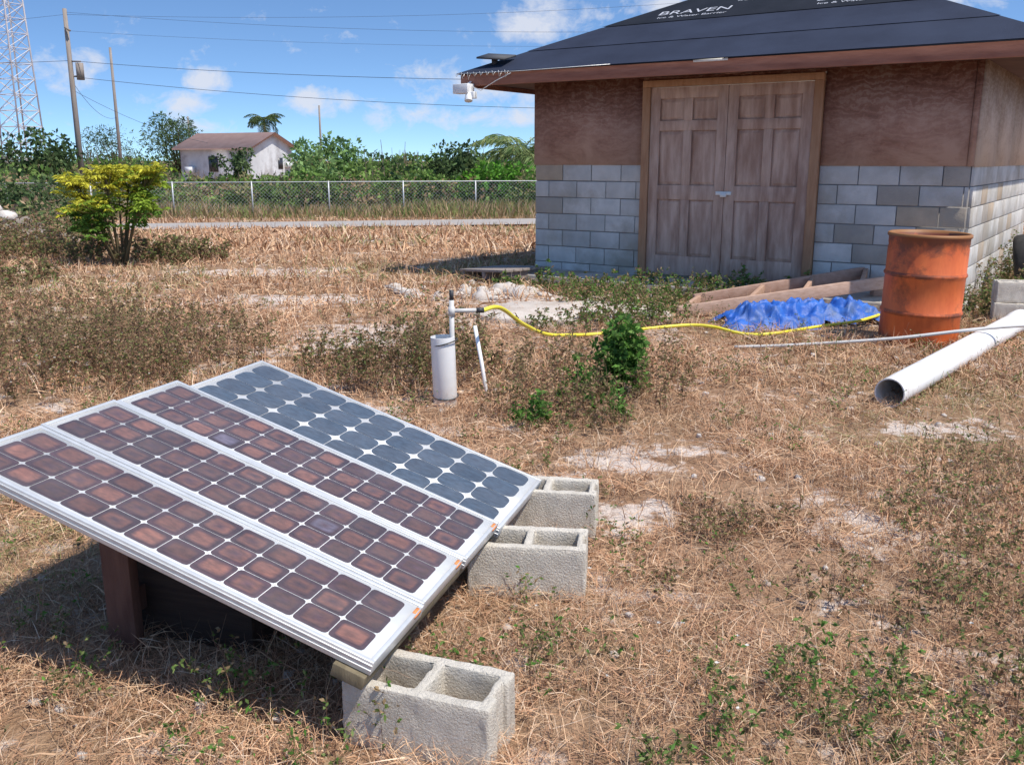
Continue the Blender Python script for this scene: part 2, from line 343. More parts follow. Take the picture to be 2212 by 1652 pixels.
# stones
def rock(mb,x,y,z,r,c):
    u=np.linspace(0,math.pi,7);v=np.arange(9)*2*math.pi/9
    s0=rng.integers(0,999)
    pts=[]
    sc=r*rng.uniform(.7,1.2,3)*np.array([1,1,.65])
    for a in u:
        for b_ in v:
            p=np.array([math.sin(a)*math.cos(b_),math.sin(a)*math.sin(b_),math.cos(a)])
            k=1+.45*(vnoise(np.array(p[0]*1.7+s0),np.array(p[1]*1.7+p[2]*2.3),3)-.5)*1.6
            pts.append(p*sc*k+np.array([x,y,z]))
    q=[[i*9+j,(i+1)*9+j,(i+1)*9+(j+1)%9,i*9+(j+1)%9] for i in range(6) for j in range(9)]
    mb.add(pts,q,None,c)
STONE=pmat('limestone',(.46,.41,.36),(.66,.60,.54),9,.95,.8,50,attr=True)
mb=MB()
for i in range(60):
    a=rng.normal(0,1,2);x=-.30+a[0]*.36;y=10.2+a[1]*.26;rock(mb,x,y,.02,rng.uniform(.03,.13),(1,1,1))
for i in range(90):
    x=rng.uniform(-.7,1.8);y=rng.uniform(7.9,10.2);rock(mb,x,y,.0,rng.uniform(.015,.06),(1,1,1))
mb.build('rubble_rocks',STONE)
mb=MB()
for x,y,r in [(-.84,2.22,.022),(1.0,4.75,.02),(.38,2.75,.018),(.85,4.1,.02),(-1.3,2.25,.02),(-.62,2.18,.022),(2.3,5.6,.03),(1.9,4.6,.025)]: rock(mb,x,y,.015,r,(1,1,1))
for i in range(300):
    y=1.6+rng.random()**1.2*10;x=rng.uniform(-1,1)*(y*.62);rock(mb,x,y,float(gz(x,y))+.005,rng.uniform(.004,.016)*(1+y*.12),(1,1,1))
mb.build('loose_stones',STONE)
# ------------------------------------------------------------------ cinder blocks
CB=pmat('cinder_concrete',(.62,.56,.46),(.78,.71,.60),12,.95,1.0,140,dirt=(.54,.48,.39),dscale=5)
def cinder(px,py,ang,z=0,name='cinder_block'):
    xb=[0,.014,.032,.185,.212,.368,.386,.40];yb=[0,.034,.062,.128,.156,.19];zb=[0,.19]
    solid={}
    for i in range(7):
        for j in range(5):
            s_=True
            if i in(2,4) and 1<=j<=3: s_=False
            if i in(0,6) and j==2: s_=False
            solid[i,j]=s_
    mb=MB();V=[];idx={}
    def vid(i,j,k):
        if (i,j,k) not in idx: idx[i,j,k]=len(V);V.append([-xb[i],yb[j],zb[k]])
        return idx[i,j,k]
    Q=[]
    for (i,j),s_ in solid.items():
        if not s_: continue
        Q.append([vid(i,j,1),vid(i,j+1,1),vid(i+1,j+1,1),vid(i+1,j,1)]);Q.append([vid(i,j,0),vid(i+1,j,0),vid(i+1,j+1,0),vid(i,j+1,0)])
        if not solid.get((i-1,j),False): Q.append([vid(i,j,0),vid(i,j+1,0),vid(i,j+1,1),vid(i,j,1)])
        if not solid.get((i+1,j),False): Q.append([vid(i+1,j+1,0),vid(i+1,j,0),vid(i+1,j,1),vid(i+1,j+1,1)])
        if not solid.get((i,j-1),False): Q.append([vid(i+1,j,0),vid(i,j,0),vid(i,j,1),vid(i+1,j,1)])
        if not solid.get((i,j+1),False): Q.append([vid(i,j+1,0),vid(i+1,j+1,0),vid(i+1,j+1,1),vid(i,j+1,1)])
    mb.add(np.array(V),Q)
    o=mb.build(name,CB);o.location=(px,py,z);o.rotation_euler=(0,0,ang)
    b=o.modifiers.new('bevel','BEVEL');b.width=.006;b.segments=2;b.limit_method='ANGLE'
    sb=o.modifiers.new('sub','SUBSURF');sb.subdivision_type='SIMPLE';sb.levels=3;sb.render_levels=3
    tx=bpy.data.textures.get('chips') or bpy.data.textures.new('chips','CLOUDS');tx.noise_scale=.03;tx.noise_depth=3
    dp=o.modifiers.new('chips','DISPLACE');dp.texture=tx;dp.strength=.010;dp.mid_level=.5;dp.texture_coords='GLOBAL'
    return o
cinder(-.055,1.955,math.atan2(-.34,.94),-.012)
cinder(.245,2.86,math.radians(-7),.0)
cinder(.325,3.385,math.radians(-9),.0)
cinder(4.75,8.2,math.radians(-20),.0);cinder(4.78,8.25,math.radians(-14),.192)
# ------------------------------------------------------------------ solar panels
ALU=pmat('aluminium_frame',(.62,.62,.60),(.74,.74,.72),20,.38,.05,100,metal=.35,spec=.5)
def cellmat(name):
    m,t,b,oc=newmat(name)
    a=t.N('ShaderNodeVertexColor',layer_name='Col')
    n=t.noise(t.scale(oc,(1,2.2,1)),24,4,.65);lines=t.N('ShaderNodeTexWave',bands_direction='Y');t.L(oc,lines.inputs[0]);lines.inputs['Scale'].default_value=110;lines.inputs['Distortion'].default_value=0
    c=t.mix(1.,a.outputs[0],t.ramp(n,[(.3,.5),(.7,1.35)]),'MULTIPLY')
    c=t.mix(t.math('MULTIPLY',lines.outputs['Fac'],.07),c,(.5,.5,.5))
    du=t.noise(oc,5,5,.6);c=t.mix(t.ramp(du,[(.35,.03),(.8,.14)]),c,(.50,.44,.40))
    t.L(c,b.inputs['Base Color']);b.inputs['Roughness'].default_value=.45;b.inputs['Coat Weight'].default_value=.8;b.inputs['Coat Roughness'].default_value=.07;b.inputs['Specular IOR Level'].default_value=.25
    return m
CELL=cellmat('pv_cell')
BACK=pmat('pv_backsheet',(.66,.66,.64),(.78,.77,.74),6,.4,0,coat=.5)
DARK=pmat('dark_underside',(.05,.05,.055),(.09,.09,.09),6,.7)
ORG=pmat('orange_label',(.75,.22,.06),(.8,.3,.1),6,.6)
Lv=Vector((-1.201,.378,.409)).normalized();Wv=Vector((.29,.927,-.006));Wv=(Wv-Lv*Wv.dot(Lv)).normalized();Nv=Wv.cross(Lv)
if Nv.z<0: Nv=-Nv
def panel(o,Lg,Wd,ncx,ncy,brown):
    M=Matrix((Lv,Wv,Nv)).transposed().to_4x4();M.translation=Vector(o)
    root=bpy.data.objects.new('solar_panel',None);COL.objects.link(root);root.matrix_world=M
    fr=MB();fw=.013;T=.038
    fr.box(0,Lg,0,fw,-T,0);fr.box(0,Lg,Wd-fw,Wd,-T,0);fr.box(0,fw,fw,Wd-fw,-T,0);fr.box(Lg-fw,Lg,fw,Wd-fw,-T,0)
    fr.box(0,Lg,-.003,0,-.012,-.008);fr.box(0,Lg,-.003,0,-.026,-.022)
    fr.build('frame',ALU,parent=root,bevel=.0015)
    bk=MB();bk.box(fw,Lg-fw,fw,Wd-fw,-.009,-.0045);bk.build('backsheet',BACK,parent=root)
    un=MB();un.box(fw,Lg-fw,fw,Wd-fw,-.014,-.0095);un.box(Lg*.8,Lg*.88,Wd*.4,Wd*.65,-.034,-.0145);un.build('underside',DARK,parent=root)
    ce=MB();mx0=.030 if brown else .028;mx1=.016;my=.012
    if not brown: my=.006
    px=(Lg-2*fw-mx0-mx1)/ncx;py=(Wd-2*fw-2*my)/ncy
    for i in range(ncx):
        for j in range(ncy):
            cx=fw+mx0+(i+.5)*px;cy=fw+my+(j+.5)*py
            g_=.0024;hx=px/2-g_/2;hy=py/2-g_/2
            ch=.012 if brown else .036
            P_=[]
            kk=3 if brown else 5
            for (qx,qy,a0) in((1,1,0),(-1,1,90),(-1,-1,180),(1,-1,270)):
                for k_ in range(kk):
                    a=math.radians(a0+90*k_/(kk-1))
                    P_.append((cx+qx*(hx-ch)+ch*math.cos(a),cy+qy*(hy-ch)+ch*math.sin(a)))
            n=len(P_)
            if brown: b0=np.array((.050,.021,.024))*rng.uniform(.8,1.4)
            else: b0=np.array((.042,.066,.092))*rng.uniform(.85,1.15)
            v=[(cx,cy,-.0036)]+[(a,b_,-.0036) for a,b_ in P_]
            ce.add(v,None,[[0,1+k_,1+(k_+1)%n] for k_ in range(n)],b0)
            if brown:
                s1=rng.uniform(0,1)
                c1=np.array((.22,.085,.052))*(.35+.8*s1)
                if rng.random()<.025: c1=np.array((.15,.12,.16))
                segs=16;ang=np.arange(segs)*2*math.pi/segs+.2
                def sup(rx,ry,z,jt=0):
                    e=.34
                    return [(cx+ox+rx*np.sign(math.cos(a))*abs(math.cos(a))**e*(1+rng.uniform(-jt,jt)),cy+oy+ry*np.sign(math.sin(a))*abs(math.sin(a))**e*(1+rng.uniform(-jt,jt)),z) for a in ang]
                ox,oy=rng.uniform(-.003,.003,2)
                full=rng.random()<.55
                kx=rng.uniform(.5,.70);ky=rng.uniform(.40,.64)
                inner=sup(hx*kx,hy*ky,-.0032,.04);outer=sup(hx*.80,hy*.78,-.0032,.01)
                cc=c1 if full else b0*1.2
                V=[(cx+ox,cy+oy,-.0032)]+inner+outer
                C=np.array([cc]*1+[cc]*segs+[b0*1.02]*segs)
                if not full: C[1:1+segs]=c1*.8
                t1=[[0,1+k_,1+(k_+1)%segs] for k_ in range(segs)]
                q1=[[1+k_,1+segs+k_,1+segs+(k_+1)%segs,1+(k_+1)%segs] for k_ in range(segs)]
                ce.add(V,q1,t1,C)
    ce.build('cells',CELL,parent=root)
    if brown:
        lb=MB();lb.box(-.0015,0,Wd*.80,Wd*.93,-.012,-.004);lb.box(.003,.012,Wd*.82,Wd*.92,.0002,.0010);lb.build('label',ORG,parent=root)
    return root
O=Vector((-.337,2.032,.26));pw=.3215
for k in range(3):
    off=[.0,.004,-.004][k]
    panel(O+Wv*(k*(pw+.0035))+Lv*off+Nv*[0,.001,-.001][k],1.318,pw,12,3,True)
o4=Vector((.12,3.52,.205))-Wv*.54
panel(o4,1.32,.54,9,4,False)
WOODD=pmat('shade_darkened_plywood',(.035,.020,.014),(.07,.042,.028),5,.85,.5,60,stretch=(1,1,12))  # crate wood, base colour taken near-black to carry the shade under the panels
WOODB=pmat('brown_post',(.11,.05,.035),(.19,.095,.065),5,.85,.5,60,stretch=(6,6,1))
WOODR=pmat('rail_wood',(.15,.12,.07),(.26,.21,.13),6,.85,.5,60,stretch=(8,8,1))
mb=MB();a_=O-Nv*.058+Lv*.05
mb.board(a_-Wv*.015,a_+Wv*1.0,.09,.036,up=Nv)
a_=O-Nv*.058+Lv*.92
mb.board(a_+Wv*.10,a_+Wv*.95,.09,.036,up=Nv)
a2=o4-Nv*.058+Lv*.07
mb.board(a2+Wv*.06,a2+Wv*.54,.09,.036,up=Nv)
a2=o4-Nv*.058+Lv*1.0
mb.board(a2-Wv*.35+Nv*0,a2+Wv*.5,.09,.036,up=Nv)
mb.build('wooden_rail',WOODR,bevel=.002)
Lh=Vector((Lv.x,Lv.y,0)).normalized();Wh=Vector((Wv.x,Wv.y,0)).normalized()
M=Matrix((Lh,Wh,Vector((0,0,1)))).transposed().to_4x4();M.translation=Vector((O.x,O.y,0))+Lh*.57+Wh*.34
crate=empty('wooden_crate')
mb=MB()
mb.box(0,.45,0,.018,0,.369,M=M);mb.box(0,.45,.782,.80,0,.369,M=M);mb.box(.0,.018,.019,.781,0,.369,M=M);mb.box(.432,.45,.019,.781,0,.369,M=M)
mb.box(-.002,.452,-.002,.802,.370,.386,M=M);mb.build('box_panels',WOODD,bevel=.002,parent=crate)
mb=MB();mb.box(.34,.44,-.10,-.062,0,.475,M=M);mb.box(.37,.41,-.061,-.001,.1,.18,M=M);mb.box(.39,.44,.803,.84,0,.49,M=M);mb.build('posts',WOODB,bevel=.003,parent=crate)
# ------------------------------------------------------------------ shed
shed=empty('cinder_block_shed',(HA[0],HA[1],0),HR)
WT=2.36
BLK=pmat('block_grey',(.46,.45,.42),(.68,.65,.60),3,.95,.7,70,attr=True,dirt=(.38,.34,.28),dscale=1.3)
MOR=pmat('mortar',(.24,.23,.22),(.36,.34,.32),5,.95,.6,60)
mb=MB();mb.box(.012,4.988,.012,4.988,0,1.398);mb.build('wall_core',MOR,parent=shed)
mb=MB()
def course(x0,x1,axis):
    for r_ in range(7):
        z0=r_*.2+.005;z1=z0+.19
        x=x0-(.2 if r_%2 else 0)
        while x<x1-.01:
            a=max(x,x0)+.005;b_=min(x+.4,x1)-.005;x+=.4
            if b_-a<.03: continue
            k=rng.random();c=np.array((1,1,1))*rng.uniform(.85,1.08)
            if k<.10: c=np.array((.80,.66,.52))
            elif k<.18: c=np.array((.68,.63,.58))
            p=rng.uniform(0,.004);dz=rng.normal(0,.0015)
            if axis=='f': mb.box(a,b_,-p,.03,z0+dz,z1+dz,c)
            elif axis=='r': mb.box(4.97,5+p,a,b_,z0,z1,c)
            elif axis=='l': mb.box(-p,.03,a,b_,z0,z1,c)
            else: mb.box(a,b_,4.97,5+p,z0,z1,c)
course(.0,1.48,'f');course(3.52,4.965,'f');course(0.0,4.965,'r');course(.035,4.965,'l');course(0,4.965,'b')
mb.build('block_courses',BLK,parent=shed,bevel=.004)
def plymat(name,c1,c2,c3,pale=1.):
    m,t,b,oc=newmat(name)
    w=t.N('ShaderNodeTexWave',wave_type='BANDS',bands_direction='Z');t.L(t.scale(oc,(.8,.8,1)),w.inputs[0])
    w.inputs['Scale'].default_value=4.5;w.inputs['Distortion'].default_value=22;w.inputs['Detail'].default_value=5;w.inputs['Detail Scale'].default_value=.7;w.inputs['Detail Roughness'].default_value=.7
    lf=t.noise(t.scale(oc,(1,1,1.6)),1.8,7,.7,.6)
    drip=t.noise(t.scale(oc,(5,5,.35)),2.2,5,.65)
    g2=t.noise(t.scale(oc,(3,3,70)),3,4,.7,.5)
    f=t.math('ADD',t.math('ADD',t.math('MULTIPLY',w.outputs['Fac'],.14),t.math('MULTIPLY',lf,.6)),t.math('MULTIPLY',drip,.3))
    col=t.ramp(f,[(.38,c1),(.53,c2),(.66,c3)])
    col=t.mix(t.ramp(g2,[(.35,.45),(.62,0.)]),col,tuple(k*.7 for k in c1))
    sp=t.N('ShaderNodeSeparateXYZ');t.L(oc,sp.inputs[0])
    lowz=t.math('SUBTRACT',1.,t.math('DIVIDE',t.math('SUBTRACT',sp.outputs[2],1.4),.85))
    wf=t.math('MULTIPLY',t.math('MULTIPLY',t.math('MAXIMUM',lowz,0.),t.math('POWER',lf,1.6)),2.8*pale,clamp=True)
    col=t.mix(wf,col,c3)
    t.L(col,b.inputs['Base Color']);b.inputs['Roughness'].default_value=.85;b.inputs['Specular IOR Level'].default_value=.2
    bn=t.N('ShaderNodeBump');bn.inputs['Strength'].default_value=.3;bn.inputs['Distance'].default_value=.004;t.L(g2,bn.inputs['Height']);t.L(bn.outputs[0],b.inputs['Normal'])
    return m
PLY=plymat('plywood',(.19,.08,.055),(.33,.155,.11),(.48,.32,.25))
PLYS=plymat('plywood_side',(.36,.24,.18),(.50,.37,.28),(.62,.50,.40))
mb=MB();mb.box(.02,4.98,.02,4.98,1.401,WT);mb.build('upper_core',MOR,parent=shed)
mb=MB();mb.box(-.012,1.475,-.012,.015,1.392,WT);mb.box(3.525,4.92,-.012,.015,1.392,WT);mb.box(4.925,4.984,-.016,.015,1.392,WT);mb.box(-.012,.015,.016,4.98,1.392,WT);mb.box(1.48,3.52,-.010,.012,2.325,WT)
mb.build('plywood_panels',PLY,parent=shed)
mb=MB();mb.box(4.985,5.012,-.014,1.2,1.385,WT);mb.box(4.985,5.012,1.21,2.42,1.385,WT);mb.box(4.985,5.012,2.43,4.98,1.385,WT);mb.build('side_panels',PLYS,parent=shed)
DOOR=pmat('door_wood',(.36,.22,.16),(.60,.43,.34),2.2,.8,.4,40,stretch=(5,5,.9),lo=.35,hi=.65)
FRM=pmat('door_frame_wood',(.34,.17,.09),(.48,.28,.16),3,.8,.4,40,stretch=(6,6,1))
mb=MB();mb.box(1.48,1.575,-.06,.02,.10,2.245);mb.box(3.425,3.52,-.06,.02,.10,2.245);mb.box(1.48,3.52,-.062,.02,2.247,2.32);mb.build('door_frame',FRM,parent=shed,bevel=.003)
def door(x0,x1,nm):
    mb=MB();z0=.15;z1=2.24
    st=.115;cs=.10
    xm=(x0+x1)/2
    rails=[(z0,z0+.22),(z0+.86,z0+1.02),(z0+1.62,z0+1.73),(z1-.12,z1)]
    mb.box(x0,x0+st,-.04,.0,z0,z1);mb.box(x1-st,x1,-.04,.0,z0,z1)
    for a,b_ in rails: mb.box(x0+st,x1-st,-.0395,.0,a,b_)
    for (a,b_),(c_,d_) in zip(rails[:-1],rails[1:]):
        mb.box(xm-cs/2,xm+cs/2,-.039,.0,b_,c_)
        for xa,xb in((x0+st,xm-cs/2),(xm+cs/2,x1-st)):
            ia,ib,ja,jb=xa+.04,xb-.04,b_+.04,c_-.04
            V=[(xa,-.010,b_),(xb,-.010,b_),(xb,-.010,c_),(xa,-.010,c_),(ia,-.034,ja),(ib,-.034,ja),(ib,-.034,jb),(ia,-.034,jb)]
            mb.add(V,[[4,5,6,7],[0,1,5,4],[1,2,6,5],[2,3,7,6],[3,0,4,7]])
    mb.build(nm,DOOR,parent=shed,bevel=.003)
door(1.58,2.497,'door_leaf_a');door(2.503,3.42,'door_leaf_b')
mb=MB();mb.box(2.41,2.59,-.055,-.042,1.07,1.11);mb.box(2.47,2.54,-.075,-.056,1.05,1.09);mb.build('door_hasp',ALU,parent=shed,bevel=.003)
CONC=pmat('concrete_slab',(.40,.37,.33),(.56,.52,.47),3,.95,.5,60,dirt=(.32,.27,.2),dscale=2)
mb=MB();mb.box(-.12,5.1,-.7,.0-.01,-.1,.115);mb.build('floor_slab',CONC,parent=shed,bevel=.015)
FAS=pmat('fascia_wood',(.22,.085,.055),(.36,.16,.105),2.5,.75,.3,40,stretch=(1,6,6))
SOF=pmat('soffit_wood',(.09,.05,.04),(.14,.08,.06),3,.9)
e=.65;mb=MB();f0_,f1_=2.31,2.445
mb.box(-e,5+e,-e-.02,-e+.02,f0_,f1_);mb.box(-e,5+e,5+e-.02,5+e+.02,f0_,f1_);mb.box(-e-.02,-e+.02,-e+.021,5+e-.021,f0_,f1_);mb.box(5+e-.02,5+e+.02,-e+.021,5+e-.021,f0_,f1_)
mb.build('fascia',FAS,parent=shed,bevel=.003)
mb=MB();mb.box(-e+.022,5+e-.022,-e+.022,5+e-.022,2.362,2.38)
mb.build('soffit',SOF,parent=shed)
m,t,b,oc=newmat('roof_felt')
n1=t.noise(oc,1.3,6,.6);n2=t.noise(oc,90,4,.7)
c=t.ramp(n1,[(.3,(.014,.018,.034)),(.7,(.028,.036,.062))])
c=t.mix(t.ramp(n2,[(.45,0.),(.8,.10)]),c,(.12,.13,.16))
t.L(c,b.inputs['Base Color']);b.inputs['Roughness'].default_value=.8;b.inputs['Specular IOR Level'].default_value=.25
bn=t.N('ShaderNodeBump');bn.inputs['Strength'].default_value=.4;bn.inputs['Distance'].default_value=.01;t.L(t.math('ADD',n1,n2),bn.inputs['Height']);t.L(bn.outputs[0],b.inputs['Normal'])
FELT=m
P_=.445;E=e+.05;hw=2.5+E;ZR=2.45;za=ZR+hw*P_
mb=MB();ap=(2.5,2.5,za);cs=[(-E,-E,ZR),(5+E,-E,ZR),(5+E,5+E,ZR),(-E,5+E,ZR)]
mb.add(cs+[ap],[[3,2,1,0]],[[0,1,4],[1,2,4],[2,3,4],[3,0,4]])
mb.build('roof',FELT,parent=shed)
mb=MB();sl_=math.atan(P_)
for k,q0 in enumerate((.0,.62)):
    q1=q0+.66;x0=-E+q0;x1=5+E-q0;x2=-E+q1;x3=5+E-q1;h=.005+.002*k
    nn=24;V=[];
    for i in range(nn+1):
        f=i/nn;w=.002*rng.random()
        V.append((x0+(x1-x0)*f,-E+q0-.004,ZR+P_*q0+h+w))
    for i in range(nn+1):
        f=i/nn;V.append((x2+(x3-x2)*f,-E+q1,ZR+P_*q1+h-.003))
    mb.add(V,[[i,i+1,nn+2+i,nn+1+i] for i in range(nn)])
mb.build('felt_courses',FELT,parent=shed)
UP=pmat('upper_membrane',(.008,.009,.012),(.016,.017,.022),3,.7,.3,50,spec=.2)
mb=MB();q0=1.28;q1=2.9
mb.add([(-E+q0,-E+q0,ZR+P_*q0+.012),(5+E-q0,-E+q0,ZR+P_*q0+.012),(5+E-q1,-E+q1,ZR+P_*q1+.012),(-E+q1,-E+q1,ZR+P_*q1+.012)],[[0,1,2,3]]);mb.build('roof_membrane',UP,parent=shed)
WH=pmat('white_print',(.40,.41,.45),(.52,.52,.54),9,.7)
def txt(s_,x,q,size):
    c=bpy.data.curves.new('t','FONT');c.body=s_;c.size=size;c.extrude=.0005;c.align_x='LEFT'
    o=bpy.data.objects.new('tmp',c);COL.objects.link(o)
    bpy.context.view_layer.update()
    me=bpy.data.meshes.new_from_object(o.evaluated_get(bpy.context.evaluated_depsgraph_get()))
    bpy.data.objects.remove(o)
    o=bpy.data.objects.new('membrane_print',me);me.materials.append(WH);COL.objects.link(o);o.parent=shed
    o.location=(x,-E+q,ZR+P_*q+.016);o.rotation_euler=(sl_,0,0);o.scale=(1.25,1,1)
for q,items in [(1.40,[('Ice & Water Barrier',1.25,.085),('Ice & Water Barrier',3.15,.085)]),(1.52,[('BRAVEN',1.2,.20),('BRAVEN',3.1,.20)]),(1.80,[('Ice & Water Barrier',2.1,.085)]),(1.92,[('BRAVEN',2.0,.20)])]:
    for s_,x0,sz in items: txt(s_,x0,q,sz)
PLW=pmat('white_plastic',(.72,.72,.70),(.8,.8,.78),9,.45)
fl=MB()
fl.box(-.66,-.44,-.82,-.68,2.22,2.33);fl.box(-.50,-.38,-.78,-.71,2.16,2.24);fl.tube([(-.50,-.66,2.36),(-.52,-.72,2.32),(-.53,-.74,2.28)],.015);fl.tube([(-.46,-.77,2.22),(-.44,-.80,2.13)],[.035,.05],12)
fl.build('floodlight_body',PLW,parent=shed,bevel=.012)
M=Matrix.Translation((-.28,-.45,2.65))@Matrix.Rotation(.25,4,'X')@Matrix.Rotation(.1,4,'Y')
fl=MB();fl.box(-.2,.2,-.13,.13,-.01,.01,M=M);fl.box(-.05,.0,-.03,.03,-.12,-.011,M=M);fl.build('floodlight_solar_cell',DARK,parent=shed)
fl=MB();fl.box(2.35,2.72,-e-.032,-e-.021,2.425,2.452);fl.build('white_strip',PLW,parent=shed)
fl=MB()
for k in range(9):
    x0=-.70+k*.09;fl.tube([(x0,-.71,2.465),(x0+.02,-.715,2.38+.05*rng.random()),(x0+.05,-.71,2.455)],.004,5)
fl.tube([(-.66,-.71,2.455),(.2,-.71,2.445),(1.4,-.71,2.455)],.004,5)
fl.tube([(-.55,-.72,2.34),(-.3,-.74,2.25),(-.1,-.72,2.35),(.1,-.70,2.43)],.005,5)
fl.build('drooping_wire',ALU,parent=shed)
# ------------------------------------------------------------------ yard objects
M=Matrix.Translation((-.10,11.45,.13))@Matrix.Rotation(math.radians(-50),4,'Z')@Matrix.Rotation(math.radians(-4),4,'Y')
GW=pmat('grey_wood',(.20,.17,.15),(.36,.30,.26),4,.9,.4,50,stretch=(1,9,9))
mb=MB()
for k in range(5): mb.box(-.45,.45,-.35+k*.14,-.35+k*.14+.13,0,.03,M=M)
for xk in(-.40,0,.36): mb.box(xk,xk+.05,-.35,.34,-.09,-.001,M=M)
mb.build('wooden_pallet',GW,bevel=.003)
mb=MB();poly=[(-.45,8.75),(-.2,8.35),(.3,8.15),(1.0,8.2),(1.5,8.5),(1.45,9.1),(.8,9.35),(0,9.3)]
V=[(x,y,-.05) for x,y in poly]+[(x,y,.06) for x,y in poly];n=len(poly)
V+=[(.5,8.8,.065)];mb.add(V,[[i,(i+1)%n,n+(i+1)%n,n+i] for i in range(n)],[[n+i,n+(i+1)%n,2*n] for i in range(n)])
mb.build('concrete_pad',pmat('pale_concrete',(.54,.47,.40),(.70,.62,.54),4,.95,.8,50,dirt=(.46,.37,.29),dscale=3),bevel=.02)
LW=pmat('lumber',(.44,.28,.20),(.60,.42,.32),4,.85,.4,50,stretch=(2,9,9),attr=True)
mb=MB()
A1=Vector((1.55,8.58,.06));A2=Vector((4.0,9.25,.30));B1=Vector((1.80,9.10,.10));B2=Vector((4.2,9.80,.37))
mb.board(A1,A2,.04,.12);mb.board(B1,B2,.04,.12,c=(.85,.8,.8))
for f in(.02,.3,.53,.78): mb.board(A1.lerp(A2,f)+Vector((-.005,.021,0)),B1.lerp(B2,f)-Vector((-.005,.021,0)),.04,.10,c=(.9,.85,.8))
mb.board(A2+Vector((-.3,.1,-.30)),A2+Vector((-.3,.1,-.06)),.1,.1,up=(0,1,0));mb.board(B2+Vector((-.3,-.1,-.36)),B2+Vector((-.3,-.1,-.06)),.1,.1,up=(0,1,0))
mb.build('wooden_ladder',LW,bevel=.003)
mb=MB();nx,ny=110,50
u=np.linspace(0,1,nx);v=np.linspace(0,1,ny);U,V=np.meshgrid(u,v)
P0=np.array([1.83,7.80]);du=np.array([1.70,.42]);dv=np.array([-.05,.60])
Xx=P0[0]+U*du[0]+V*dv[0]+.05*(fb(U*9,V*5,1)-.5);Yy=P0[1]+U*du[1]+V*dv[1]+.14*(fb(U*8,V*4,2)-.5)
ridge=1-np.abs(2*fb(U*8,V*4,4)-1);r2=1-np.abs(2*fb(U*20,V*9,9)-1);r3=1-np.abs(2*fb(U*38,V*16,19)-1)
env=np.clip(np.minimum(np.minimum(U,1-U)*6,np.minimum(V,1-V)*3.5),0,1)
Zz=.008+env*(.01+.27*np.clip(ridge-.5,0,1)+.06*r2+.03*r3)
keep=(fb(U*5,V*3,14)*.9+env*.6)>.48
q=[[j*nx+i,j*nx+i+1,(j+1)*nx+i+1,(j+1)*nx+i] for j in range(ny-1) for i in range(nx-1) if keep[j,i]]
mb.add(np.stack([Xx,Yy,Zz],-1).reshape(-1,3),q)
mb.build('blue_tarp',pmat('tarp_blue',(.015,.08,.38),(.04,.17,.58),7,.5,.5,40,dirt=(.08,.14,.3),dscale=4))
m,t,b,oc=newmat('rusty_orange_paint')
n1=t.noise(oc,3.0,8,.72,.4);n2=t.noise(t.scale(oc,(1,1,.3)),9,7,.7);sp=t.N('ShaderNodeSeparateXYZ');t.L(oc,sp.inputs[0])
col=t.ramp(n2,[(.3,(.52,.095,.022)),(.7,(.72,.17,.04))])
z_=sp.outputs[2]
top=t.ramp(z_,[(.72,0.),(.90,.28)]);bot=t.ramp(z_,[(.0,.22),(.16,0.)])
band=t.math('ADD',t.math('MULTIPLY',t.math('LESS_THAN',t.math('ABSOLUTE',t.math('SUBTRACT',z_,.60)),.018),.12),t.math('MULTIPLY',t.math('LESS_THAN',t.math('ABSOLUTE',t.math('SUBTRACT',z_,.30)),.018),.12))
rf=t.ramp(t.math('ADD',t.math('ADD',n1,band),t.math('ADD',top,bot)),[(.54,0.),(.68,1.)])
col=t.mix(t.math('MULTIPLY',rf,.88),col,(.13,.04,.02))
rim=t.ramp(z_,[(.895,0.),(.905,1.)])
col=t.mix(t.math('MULTIPLY',rim,.8),col,(.35,.16,.05))
t.L(col,b.inputs['Base Color']);b.inputs['Roughness'].default_value=.55
bn=t.N('ShaderNodeBump');bn.inputs['Strength'].default_value=.35;bn.inputs['Distance'].default_value=.006;t.L(n1,bn.inputs['Height']);t.L(bn.outputs[0],b.inputs['Normal'])
R=.30
prof=[(0,.0),(R-.02,0),(R,.015)]
def rib(z): return [(R,z-.022),(R+.010,z-.008),(R+.012,z),(R+.010,z+.008),(R,z+.022)]
prof+=[(R,.1)]+rib(.30)+rib(.60)+[(R,.80),(R-.004,.82),(R,.84),(R,.885),(R+.012,.895),(R+.012,.915),(R,.922),(R-.014,.915),(R-.014,.80),(R-.016,.05),(0,.04)]
mb=MB();mb.lathe(prof,48);o=mb.build('metal_barrel',m,smooth=True);o.location=(3.30,7.42,-.03);o.rotation_euler=(.015,.01,.4)
PVC=pmat('white_pvc',(.80,.79,.76),(.88,.87,.84),4,.4,0,dirt=(.68,.63,.56),dscale=2.5)
def pipe(mb,p1,p2,r,th,n=32,bell=False):
    p1=Vector(p1);p2=Vector(p2);d=(p2-p1);L=d.length
    M=d.to_track_quat('Z','Y').to_matrix().to_4x4();M.translation=p1
    pr=[(r-th,0),(r-.001,0),(r,.002)]
    if bell: pr+=[(r,L-.2),(r+.007,L-.17),(r+.007,L)]
    else: pr+=[(r,L)]
    pr+=[(r-th,L)]
    mb.lathe(pr,n,M=M,closed=True)
def smoothpipe(o):
    for p in o.data.polygons: p.use_smooth=True
    es=o.modifiers.new('es','EDGE_SPLIT');es.split_angle=math.radians(40)
mb=MB();pipe(mb,(2.27,5.40,.088),(4.40,7.92,.10),.090,.008,48,True);smoothpipe(mb.build('pvc_pipe',PVC))
mb=MB();well=empty('well_pipe',(-.405,5.47,0))
pipe(mb,(0,0,-.02),(-.012,0,.42),.073,.006,32);smoothpipe(mb.build('casing',PVC,parent=well))
